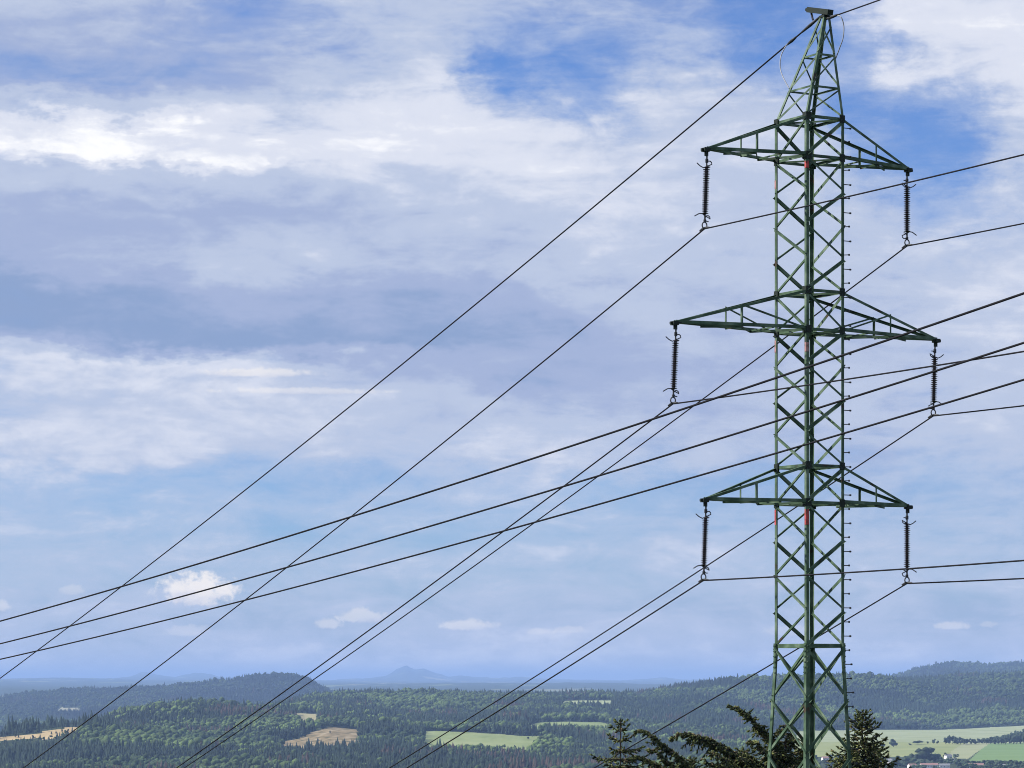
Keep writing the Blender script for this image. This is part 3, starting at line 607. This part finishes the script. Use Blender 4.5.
# single lattice, opposite faces mirrored
LEV = [14.78, 13.75] + [13.75 - .8825 * k for k in (1, 2, 3)] + [10.22, 9.2] + [9.2 - .8925 * k for k in (1, 2, 3)] + [5.63, 4.66] + [4.66 - .94 * k for k in (1, 2, 3)] + [ZB]
Lc, Nc, Rc, Fc_ = CORN
def brace(p, q, nrm, wdt, wide_in=False, name='lattice_bar', inset=.0, mat='paint', flip=1):
    p = Vector(p); q = Vector(q); d_ = (q - p).normalized(); nrm = Vector(nrm); sidev = d_.cross(nrm).normalized() * flip
    m = MB(); m.angle(p + nrm * inset - sidev * wdt / 2, q + nrm * inset - sidev * wdt / 2, wdt, sidev, nrm * (-1 if wide_in else 1), .008, wdt * .75)
    return m.build(name, M[mat], tower)
for k in range(len(LEV) - 1):
    z1, z2 = LEV[k], LEV[k + 1]; sh = .03
    for (A1, B1, nrm, par) in ((Lc, Nc, -a, 0), (Lc, Fc_, dv, 1), (Rc, Nc, -dv, 1), (Rc, Fc_, a, 0)):
        # front-left: even panels go down from N to L; back-left the other way round
        st, en = (B1, A1) if (k + par) % 2 == 0 else (A1, B1)
        wide = (k % 2 == 1) if par == 0 else (k % 2 == 0); inner = not wide
        brace(corner(*st, z1 - sh), corner(*en, z2 + sh), nrm, .086 if wide else .056, inner, inset=-.016 if inner else .002)
# lower body, full crosses
LOW = [ZB, -.48, -1.95, -3.7, -6.1, -9.0, ZG + .3]
for k in range(len(LOW) - 1):
    z1, z2 = LOW[k] - .05, LOW[k + 1] + .05
    if k < 3:
        for (A1, B1, nrm) in ((Lc, Nc, -a), (Lc, Fc_, dv), (Rc, Nc, -dv), (Rc, Fc_, a)):
            brace(corner(*A1, z1), corner(*B1, z2), nrm, .07, False, inset=.002)
            brace(corner(*B1, z1), corner(*A1, z2), nrm, .07, True, inset=-.016)
    else:
        m = MB()
        for (A1, B1, nrm) in ((Lc, Nc, -a), (Lc, Fc_, dv), (Rc, Nc, -dv), (Rc, Fc_, a)):
            m.bar(corner(*A1, z1), corner(*B1, z2), .035, .01, nrm.cross(up)); m.bar(corner(*B1, z1) - nrm * .03, corner(*A1, z2) - nrm * .03, .035, .01, nrm.cross(up))
        m.build('base_lattice', M['paint'], tower)
# peak: levels read off the leaning top
PK = [14.78, 15.62, 16.52, 17.35]
for k in range(3):
    for (A1, B1, nrm, par) in ((Lc, Nc, -a, 1), (Lc, Fc_, dv, 0), (Rc, Nc, -dv, 0), (Rc, Fc_, a, 1)):
        st, en = (B1, A1) if par == 0 else (A1, B1)
        if A1 is Lc and B1 is Nc: st, en = (Lc, Nc)
        brace(corner(*st, PK[k] + .05), corner(*en, PK[k + 1] - .03), nrm, .055 if par else .042, bool(par), inset=-.012)
def belt(z, wdt, name='belt_bar', plan=True, mat='paint'):
    for (A1, B1, nrm) in ((Lc, Nc, -a), (Lc, Fc_, dv), (Rc, Nc, -dv), (Rc, Fc_, a)):
        brace(corner(*A1, z), corner(*B1, z), nrm, wdt, True, name, inset=-.02, mat=mat)
    if plan:
        m = MB(); m.bar(corner(*Lc, z) - up * .02, corner(*Rc, z) - up * .02, .025, .008); m.bar(corner(*Nc, z) + up * .02, corner(*Fc_, z) + up * .02, .025, .008); m.build('plan_brace', M['paint'], tower)
for z in (14.78, 13.75, 10.22, 9.2, 5.63, 4.66): belt(z, .075)
belt(.90, .105, plan=False)
for z in (15.62, 16.52): belt(z, .05, plan=False)
# gusset plates at the arm roots
for z in (14.78, 13.75, 10.22, 9.2, 5.63, 4.66):
    for (i, j) in CORN:
        m = MB(); m.box(corner(i, j, z) + a * i * .012 - dv * j * .07, .006, .085, .10, (a, dv, up)); m.box(corner(i, j, z) + dv * j * .012 - a * i * .07, .085, .006, .10, (a, dv, up))
        m.build('gusset_plate', M['paint_dark'], tower)
# red markings
for (i, j), z, hgt, mt in ((Nc, 13.50, .09, 'red'), (Lc, 13.15, .11, 'pink'), (Lc, 8.85, .16, 'pink'), (Nc, 8.72, .12, 'pink'), (Lc, 4.32, .20, 'red'), (Nc, 4.27, .20, 'red')):
    m = MB(); p0 = corner(i, j, z)
    for ax1, nn in ((-a * i, dv * j), (-dv * j, a * i)): m.box(p0 + ax1 * .036 + nn * .006, .032, .004, hgt, (ax1, nn, up))
    m.build('painted_band', M[mt], tower)
# step bolts up the right leg
z = 14.55; k = 0
while z > -2.9:
    p0 = corner(*Rc, z); m = MB(); dr = (a if k % 2 == 0 else (a * .55 - dv * .55)); ln = .20 if k % 2 == 0 else .17
    m.tube([p0 - dr * .02, p0 + dr * ln], .012, 6); m.lathe([(.0, -.02), (.026, -.02), (.026, .02), (.0, .02)], p0 + dr * ln, dr, 8); m.build('step_bolt', M['steel'], tower); z -= .372; k += 1
# top beam and hanging fitting for the earth wire
ct = Vector((CT.x, CT.y, 0))
m = MB(); pa = ct + dv * .66 + up * 17.90 - a * .03; pb = ct - dv * .30 + up * 17.66 - a * .03; m.bar(pa, pb, .09, .072, a); m.bar(pa + up * .03, pa + dv * .12 + up * .02, .05, .03, a)
beam = m.build('top_beam', M['paint_dark'], tower)
m = MB(); m.box(ct + up * 17.60, .11, .12, .03, (a, dv, up)); m.build('cap_plate', M['paint_dark'], beam)
m = MB(); m.tube([pa - up * .05 - dv*.08, pa - up * .17 - dv*.12, pa - up * .30 - dv*.17], .028, 8); m.build('hanger_link', M['steel'], beam)
# crossarms
ARMS = [('UL', -3.2047, 13.75, 14.78, 13.67), ('UR', 3.2708, 13.75, 14.78, 13.70), ('ML', -4.1645, 9.2, 10.22, 9.13), ('MR', 4.2185, 9.2, 10.22, 9.166), ('LL', -3.2359, 4.66, 5.63, 4.617), ('LR', 3.2708, 4.66, 5.63, 4.639)]
ALAB = {}
for nm, hx, zb, zt, ztip in ARMS:
    sg = -1 if hx < 0 else 1; tip = C0 + a * (hx + sg * .04) + up * (zb + .0); mb_ = MB(); t5 = .5
    cn = [corner(sg, -1, zb), corner(sg, 1, zb)]; cu = [corner(sg, -1, zt), corner(sg, 1, zt)]
    for s_, q in ((-1, cn[0]), (1, cn[1])):
        mb_.angle(q, tip + dv * s_ * .05, .085, -dv * s_, up, .009)
    arm = mb_.build('crossarm', M['paint'], tower)
    for s_, q in ((-1, cu[0]), (1, cu[1])):
        m = MB(); m.angle(q, tip + dv * s_ * .045 + up * .06, .07, -dv * s_, -up, .008); m.build('upper_chord', M['paint'], arm)
    for s_, ql, qu in ((-1, cn[0], cu[0]), (1, cn[1], cu[1])):
        p1 = ql.lerp(tip + dv * s_ * .05, t5); p2 = qu.lerp(tip + dv * s_ * .045 + up * .06, t5); m = MB(); m.angle(p1, p2, .05, -a * sg, -dv * s_, .006); m.build('vertical_strut', M['paint'], arm)
        if nm[0] == 'M':
            m = MB(); m.angle(p2, ql + a * sg * .05, .045, up, -dv * s_, .006); m.build('diagonal_strut', M['paint'], arm)
    m = MB()
    lv = [cn[0].lerp(tip, t) for t in (0, .25, .5, .75)]; rv = [cn[1].lerp(tip, t) for t in (0, .25, .5, .75)]
    m.bar(lv[2], rv[2], .03, .012, up); m.bar(lv[1], rv[1], .02, .012, up)
    m.bar(lv[0] - up * .02, rv[1] - up * .02, .03, .01, up); m.bar(rv[1] - up * .02, lv[2] - up * .02, .03, .01, up); m.bar(lv[2] - up * .02, rv[3] - up * .02, .03, .01, up); m.build('bottom_bracing', M['paint'], arm)
    m = MB(); m.box(tip - a * sg * .12 + up * .02, .14, .08, .018, (a, dv, up)); m.box(tip + up * .0, .08, .09, .05, (a, dv, up)); m.box(tip + a * sg * .10, .04, .03, .03, (a, dv, up)); m.box(tip - up * .09 - a * sg * .02, .05, .02, .07, (a, dv, up)); m.build('tip_plate', M['paint_dark'], arm)

# ------------------------------------------------------------------ insulators and conductors
ATT = {  # bottom clamp (x, y, z), slope and curvature of the span going away (left) and of the span coming nearer (right)
 'UL': ((4.9915, 82.3466, 11.70), -.3393, .000458, -.0023, .000671), 'UR': ((10.6528, 85.6475, 11.7046), -.3448, .0004575, -.0033, .000671),
 'ML': ((4.1498, 81.8559, 7.118), -.3402, .0004456, -.0028, .00067), 'MR': ((11.4215, 86.0957, 7.1595), -.3424, .000443, -.0048, .00067),
 'LL': ((4.9646, 82.331, 2.5807), -.3313, .000441, -.0011, .00067), 'LR': ((10.6528, 85.6475, 2.6025), -.341, .000442, -.0034, .00067)}
WHERE = {'UL': 'left end of the top crossarm', 'UR': 'right end of the top crossarm', 'ML': 'left end of the wide middle crossarm', 'MR': 'right end of the wide middle crossarm', 'LL': 'left end of the lowest crossarm', 'LR': 'right end of the lowest crossarm'}
def insulator_string(nm, hx, zb, ztip):
    sg = -1 if hx < 0 else 1; top = C0 + a * hx + up * (zb - .13); bot = Vector(ATT[nm][0]); ax_ = (top - bot).normalized(); Ltot = (top - bot).length
    r = empty('insulator_string', top, 'brown ribbed insulator hanging from the ' + WHERE[nm], 'insulator', 'insulators hanging from the pylon crossarms')
    o1 = -a * (-sg)       # horns point outward
    m = MB(); m.tube([top + up * .03, top - ax_ * .12], .022, 8); m.box(top - ax_ * .15, .035, .02, .05, (a, dv, up)); m.tube([top - ax_ * .19, top - ax_ * .31], .02, 8); m.build('shackle', M['steel'], r)
    L0, L1 = .30, Ltot - .37
    m = MB(); n = 22; prof = [(0.0, 0), (.026, 0)]
    for k in range(n):
        h0 = (L1 - L0) * (k + .25) / n; big = .092 if k % 2 == 0 else .082; prof += [(.04, h0), (big, h0 + .012), (big, h0 + .020), (.04, h0 + .036)]
    prof += [(.028, L1 - L0), (0, L1 - L0)]
    m.lathe(prof, top - ax_ * L1, ax_, 16); m.build('ribbed_insulator', M['porc'], r)
    for nm2, L_, dz in (('upper_arcing_horn', .30, -1), ('lower_arcing_horn', L1 + .03, 1)):
        c = top - ax_ * L_; m = MB()
        if dz < 0: pts = [c, c + a * sg * .10 - up * .04, c + a * sg * .2 - up * .0, c + a * sg * .30 + up * .07]
        else: pts = [c, c + a * sg * .08 + up * .05, c + a * sg * .18 + up * .045, c + a * sg * .32 - up * .03]
        m.tube(pts, .014, 7)
        cc = c - a * sg * .085 + up * (.07 if dz < 0 else -.07); m.tube([c] + [cc + (a * math.cos(t) + up * math.sin(t)) * .08 for t in [(0 if sg < 0 else PI) + q * 2 * PI / 10 * (1) for q in range(9)]], .014, 7)
        m.build(nm2, M['steel'], r)
    m = MB(); m.tube([top - ax_ * (L1 - .01), top - ax_ * (L1 + .15)], .022, 8); c = bot + up * .09
    m.tube([c + (a * math.cos(t) + up * math.sin(t) * 1.1) * .075 for t in [q * 2 * PI / 12 for q in range(13)]], .017, 7, False); m.box(top - ax_ * (L1 + .17), .03, .02, .04, (a, dv, up)); m.build('yoke', M['steel'], r)
    m = MB(); m.tube([bot + dv * .22 - up * .03, bot + dv * .08 + up * .012, bot - dv * .08 + up * .02, bot - dv * .22 + up * .01], [.02, .032, .032, .02], 8); m.build('suspension_clamp', M['steel'], r)
for nm, hx, zb, zt, ztip in ARMS: insulator_string(nm, hx, zb, ztip)
def span(p0, d_, s_, k_, T, n=60): p0 = Vector(p0); return [p0 + d_ * t + up * (s_ * t + k_ * t * t) for t in [T * (i / n) ** 1.5 for i in range(n + 1)]]
for nm in ATT:
    p0, sl, kl, sr, kr = ATT[nm]; pts = list(reversed(span(p0, dv, sl, kl, 300))) + span(p0, -dv, sr, kr, 78)[1:]
    m = MB(); m.tube(pts, .0195, 8); o = m.build('power_line', M['wire'], None, True); tag(o, 'black conductor carried by the insulator at the ' + WHERE[nm], 'power line', 'conductors of the pylon')
# earth wire over the peak
pe = ct + dv * .33
E0 = Vector((8.2783, 84.263, 17.684)); E1 = Vector((8.2783, 84.263, 17.60))
l1 = span(E0, dv, -.3176, .0004, 300); l2 = span(Vector((8.2783, 84.263, 17.5183)) , -dv, .0295, 0, 78)
m = MB(); m.tube(list(reversed(l1)) , .0215, 8); 
lw_ = m
gw = empty('earth_wire', E0, 'earth wire running over the very top of the pylon with two loose pale loops', 'power line')
m.tube(l2, .0195, 8); m.build('wire', M['wire'], gw, True)
def along(lst, s_):
    for q0, q1 in zip(lst, lst[1:]):
        L_ = (q1 - q0).length
        if s_ <= L_: return q0.lerp(q1, s_ / L_)
        s_ -= L_
    return lst[-1]
for lst, s0, s1 in ((l1, .25, 1.05), (l1, 1.35, 1.75), (l2, .1, .62)):
    m = MB(); m.tube([along(lst, s0), along(lst, (s0 + s1) / 2), along(lst, s1)], [.03, .045, .028], 8); m.build('tension_clamp', M['steel'], gw, True)
def unpix(x, y, d_): return Vector(((x - 512) / F * d_, d_, (HY - y) / F * d_))
def smoothpts(P_, n=8):
    out_ = []
    for i in range(len(P_) - 1):
        p0, p1, p2, p3 = P_[max(i - 1, 0)], P_[i], P_[i + 1], P_[min(i + 2, len(P_) - 1)]
        for k in range(n):
            t = k / n; out_.append(.5 * ((2 * p1) + (p2 - p0) * t + (2 * p0 - 5 * p1 + 4 * p2 - p3) * t * t + (3 * p1 - p0 - 3 * p2 + p3) * t ** 3))
    return out_ + [P_[-1]]
m = MB(); m.tube(smoothpts([along(l1, 1.75), unpix(786.5, 45, 85.2), unpix(781.0, 56, 85.0), unpix(780.3, 68, 84.8), unpix(783, 77, 84.6), corner(-1, 1, 15.70)]), .015, 6); m.build('bonding_loop', M['lightwire'], gw, True)
m = MB(); m.tube(smoothpts([along(l2, .55), unpix(841, 17, 83.6), unpix(843.8, 26, 83.6), unpix(843, 38, 83.6), unpix(840, 47, 83.7), corner(1, -1, 16.45)]), .015, 6); m.build('bonding_loop', M['lightwire'], gw, True)
# second line, nearer to the viewer: three conductors
SEC = [(0.0, 50.0, 3.3794, .10513, .000461, 'uppermost of the three black wires crossing in front of the pylon'),
       (1.9005, 51.1081, 3.4396, .10542, .000453, 'middle one of the three black wires crossing in front of the pylon'),
       (3.8011, 52.2162, 3.5704, .10560, .000444, 'lowest of the three black wires crossing in front of the pylon')]
for i, (x0_, y0_, z0, s_, k_, lb) in enumerate(SEC):
    p0 = Vector((x0_, y0_, z0)); far_ = list(reversed(span(p0, dv, -s_, k_, 200))); near_ = span(p0, -dv, s_, k_, 40)
    m = MB(); m.tube(far_ + near_[1:], .0165, 8); o = m.build('power_line', M['wire'], None, True); tag(o, lb, 'power line', 'three nearer wires crossing the view')

# ------------------------------------------------------------------ foreground conifers behind the tower
NC = [np.array(c) for c in ((0.020, 0.030, 0.014), (0.050, 0.066, 0.022), (0.13, 0.145, 0.050), (0.15, 0.12, 0.07))]
class Needles:
    def __init__(s): s.v = []; s.f = []; s.c = []
    def tuft(s, p, d_, L_, r, c):
        p = Vector(p); d_ = Vector(d_).normalized(); u = d_.orthogonal().normalized(); v = d_.cross(u); b = len(s.v); mpt = p + d_ * L_ * .45
        an = random.random() * 2
        s.v.append(tuple(p))
        for k in range(3): t_ = an + k * 2 * PI / 3; s.v.append(tuple(mpt + (u * math.cos(t_) + v * math.sin(t_)) * r * random.uniform(.7, 1.3)))
        s.v.append(tuple(p + d_ * L_)); s.c += [c * random.uniform(.7, 1.3)] * 5
        for k in range(3): s.f.append((b, b + 1 + (k + 1) % 3, b + 1 + k)); s.f.append((b + 4, b + 1 + k, b + 1 + (k + 1) % 3))
    def build(s, name, parent):
        o_ = np.array(parent_world(parent)); return obj(name, npmesh(name, np.array(s.v) - o_, [np.array(s.f)], M['needle'], False, np.array(s.c)), parent)
def spray(nd_, pts, wood, twig_len, step, droop, r0=.02, dense=1.0):
    """a limb along pts with alternate hanging side twigs clothed in needle tufts"""
    wood.tube(pts, [r0 * (1 - .75 * i / (len(pts) - 1)) + .003 for i in range(len(pts))], 5)
    Ltot = sum((q - p).length for p, q in zip(pts, pts[1:])); s_ = step * .5; side = 1
    while s_ < Ltot:
        p = along(pts, s_); q = along(pts, min(s_ + .05, Ltot - .001)); d_ = (q - p); d_ = d_.normalized() if d_.length > 1e-6 else (pts[-1] - pts[-2]).normalized()
        fr_ = s_ / Ltot; tl = twig_len * (1.05 - .75 * fr_) * random.uniform(.6, 1.25)
        sdv = d_.cross(up); sdv = sdv.normalized() if sdv.length > .05 else Vector((random.uniform(-1, 1), random.uniform(-1, 1), 0)).normalized()
        td = (d_ * random.uniform(.5, .9) + sdv * side * random.uniform(.4, 1.0) + up * random.uniform(-droop, .25 - droop * .3)).normalized()
        n_ = max(1, int(tl / .055)); pp = p; cc = NC[random.choices((0, 1, 2, 3), (3, 4, 3, 1.2))[0]]
        for k in range(n_):
            for rep in range(2 if random.random() < dense else 1):
                dd_ = (td + Vector((random.uniform(-.6, .6), random.uniform(-.6, .6), random.uniform(-.5, .4)))).normalized(); nd_.tuft(pp, dd_, random.uniform(.10, .19), random.uniform(.018, .034), cc if random.random() < .6 else NC[random.choices((0, 1, 2, 3), (3, 3, 3, 1))[0]])
            pp = pp + td * .055; td = (td + up * (-droop * .16)).normalized()
        nd_.tuft(p, (d_ + up * random.uniform(-.2, .5)), random.uniform(.08, .14), .022, cc)
        s_ += step * random.uniform(.7, 1.3); side = -side
    for k in range(4): nd_.tuft(pts[-1], (pts[-1] - pts[-2]).normalized() + Vector([random.uniform(-.3, .3) for _ in range(3)]), .13, .022, NC[1])
def gz(b, d): return float(ground(np.array([b]), np.array([d]))[0])
def spruce(px_, py_, d_, rate, label, upturn=.5, fork=False, whorl=.24, lean=0.0, sparse=1.0):
    tip = unpix(px_, py_, d_); zg = gz(px_, d_); r = empty('spruce_tree', (tip.x, tip.y, zg), label, 'tree', 'spruces in front of the valley')
    H = tip.z - zg; tk = MB(); tk.tube([Vector((tip.x + lean * (1 - k / 10), tip.y, zg - .3 + (H + .3) * k / 10)) for k in range(11)], [max(.012, .019 * H * (1 - k / 10)) for k in range(11)], 9); tk.build('trunk', M['bark'], r)
    nd_ = Needles(); wood = MB(); z = .10
    for k in range(10): nd_.tuft(tip - up * random.uniform(0, .28), Vector((random.uniform(-.6, .6), random.uniform(-.6, .6), 1)), .13, .026, NC[1])
    while z < H * .93:
        vis = z < 2.6; n_ = (5 if z < .4 else 7) if vis else 6; ph = random.random() * 6
        for k in range(n_):
            if random.random() > sparse: continue
            an = ph + k * 2 * PI / n_ + random.uniform(-.3, .3); L_ = min(rate * z + .10, 2.6) * random.uniform(.7, 1.2); h_ = Vector((math.cos(an), math.sin(an), 0))
            b0 = tip - up * z + Vector((lean * z / H, 0, 0)); el0 = .55 if z < .7 else .15
            pts = [b0 + h_ * L_ * t + up * (L_ * (el0 * t - (.55 - .1 * upturn) * t * t + (upturn * .55) * t ** 3)) for t in [q / 6 for q in range(7)]]
            spray(nd_, pts, wood, max(.13, L_ * .42), .085 if vis else .16, .5, .012 + .006 * L_, .6 if vis else .2)
        z += (whorl if vis else .5) * random.uniform(.75, 1.25)
    wood.build('branches', M['bark'], r); nd_.build('foliage', r); return r
spruce(620.5, 721, 92, .55, 'thin young spruce with an open top left of the drooping boughs', .8, whorl=.25, sparse=.8)
spruce(862.5, 712, 94, .55, 'dense dark spruce rising just right of the pylon legs', .9, whorl=.13)
def bough_tree(px_, py_, d_, limbs, label):
    tip = unpix(px_, py_, d_); zg = gz(px_, d_); r = empty('conifer_tree', (tip.x, tip.y, zg), label, 'tree')
    H = tip.z - zg; tk = MB(); tk.tube([Vector((tip.x, tip.y, zg - .3 + (H + .3) * k / 10)) for k in range(11)], [max(.015, .024 * H * (1 - k / 10)) for k in range(11)], 9); tk.build('trunk', M['bark'], r)
    for pl, tw, dp in limbs:
        nd_ = Needles(); wood = MB(); pts = smoothpts([unpix(x_, y_, d_ + q_) for x_, y_, q_ in pl], 5); pts = [p + Vector([random.uniform(-.035, .035) for _ in range(3)]) for p in pts]
        spray(nd_, pts, wood, tw * 1.45, .026, dp, .026, .8)
        # secondary branchlets hanging from the limb
        Lt = sum((q - p).length for p, q in zip(pts, pts[1:])); s_ = .1; sd_ = 1
        while s_ < Lt * .8:
            p = along(pts, s_); L_ = tw * random.choice((1.3, 2.0, 2.9)) * random.uniform(.7, 1.15) * (1.1 - .75 * s_ / Lt); dr = (along(pts, s_ + .05) - p).normalized(); sv = dr.cross(up).normalized() * sd_
            q3 = [p + (dr * .8 + sv * .5) * L_ * t + up * (L_ * (random.uniform(-.1, .3) * t - dp * random.uniform(.7, 1.3) * t * t)) for t in (0, .33, .66, 1)]; spray(nd_, q3, wood, tw * .62, .06, dp * .7, .012, .6); s_ += .09; sd_ = -sd_
        b_ = wood.build('bough', M['bark'], r); nd_.build('foliage', b_)
    # fuller crown round the trunk
    nd_ = Needles(); wood = MB(); z = .15
    while z < H * .9:
        vis = z < 2.4
        for k in range(6 if vis else 5):
            an = random.random() * 2 * PI; L_ = min(.62 * z + .12, 2.3) * random.uniform(.6, 1.1); h_ = Vector((math.cos(an), math.sin(an), 0)); b0 = tip - up * z
            pts = [b0 + h_ * L_ * t + up * L_ * (.45 * t - .55 * t * t) for t in [q / 6 for q in range(7)]]; spray(nd_, pts, wood, max(.12, L_ * .3), .07 if vis else .18, .6, .02, .7 if vis else .1)
        z += .13 if vis else .5
    wood.build('branches', M['bark'], r); nd_.build('foliage', r); return r
spruce(743, 749, 99, .95, 'low bushy conifer top filling the gap beneath the arching boughs', .6, whorl=.13)
spruce(690, 758, 100, .8, 'lowest conifer tip showing just above the bottom edge left of the old conifer', .6, whorl=.14)
bough_tree(786, 721, 96, [
    ([(786, 760, 0), (778, 747, -.2), (768, 734, -.3), (757, 724, -.4), (746, 714, -.5), (737, 707.5, -.6), (731, 707, -.6)], .26, .5),
    ([(786, 790, 0), (765, 768, .2), (745, 757, .2), (725, 746, .1), (707, 738, 0), (690, 733.5, 0), (680, 734, 0), (673, 738, 0)], .34, .9),
    ([(786, 800, 0), (760, 782, -.5), (738, 768, -.6), (722, 757, -.7), (712, 752, -.7)], .34, .8),
    ([(786, 806, 0), (766, 790, .3), (744, 776, .4), (722, 766, .4), (706, 762, .4)], .36, .9),
    ([(786, 800, 0), (776, 780, -.2), (764, 766, -.3), (752, 757, -.4), (742, 753, -.4)], .36, .8),
    ([(786, 770, 0), (779, 752, .3), (772, 740, .4), (763, 731, .4), (756, 729, .4)], .26, .6),
    ([(786, 780, 0), (796, 764, -.2), (803, 752, -.3), (806, 744, -.3)], .26, .6),
    ([(786, 775, 0), (772, 757, -.6), (758, 744, -.8), (748, 741, -.8)], .3, .7),
    ([(786, 790, 0), (770, 775, -.9), (752, 762, -1.1), (738, 757, -1.2)], .3, .8)],
    'broad old conifer with long arching boughs behind the left leg of the pylon')
bough_tree(716, 800, 93, [
    ([(716, 812, 0), (700, 785, 0), (690, 768, 0), (678, 756, 0), (665, 745, 0), (652, 735, 0), (643, 730.5, 0), (637, 731, 0)], .26, .75),
    ([(716, 820, 0), (690, 795, -.3), (672, 775, -.4), (655, 763, -.4), (640, 757, -.4), (634, 758, -.4)], .26, .7),
    ([(716, 812, 0), (702, 795, .3), (690, 780, .3), (672, 764, .4), (657, 752, .4), (648, 750, .4)], .24, .7)],
    'conifer whose bending leader droops to the left between the young spruce and the old conifer')
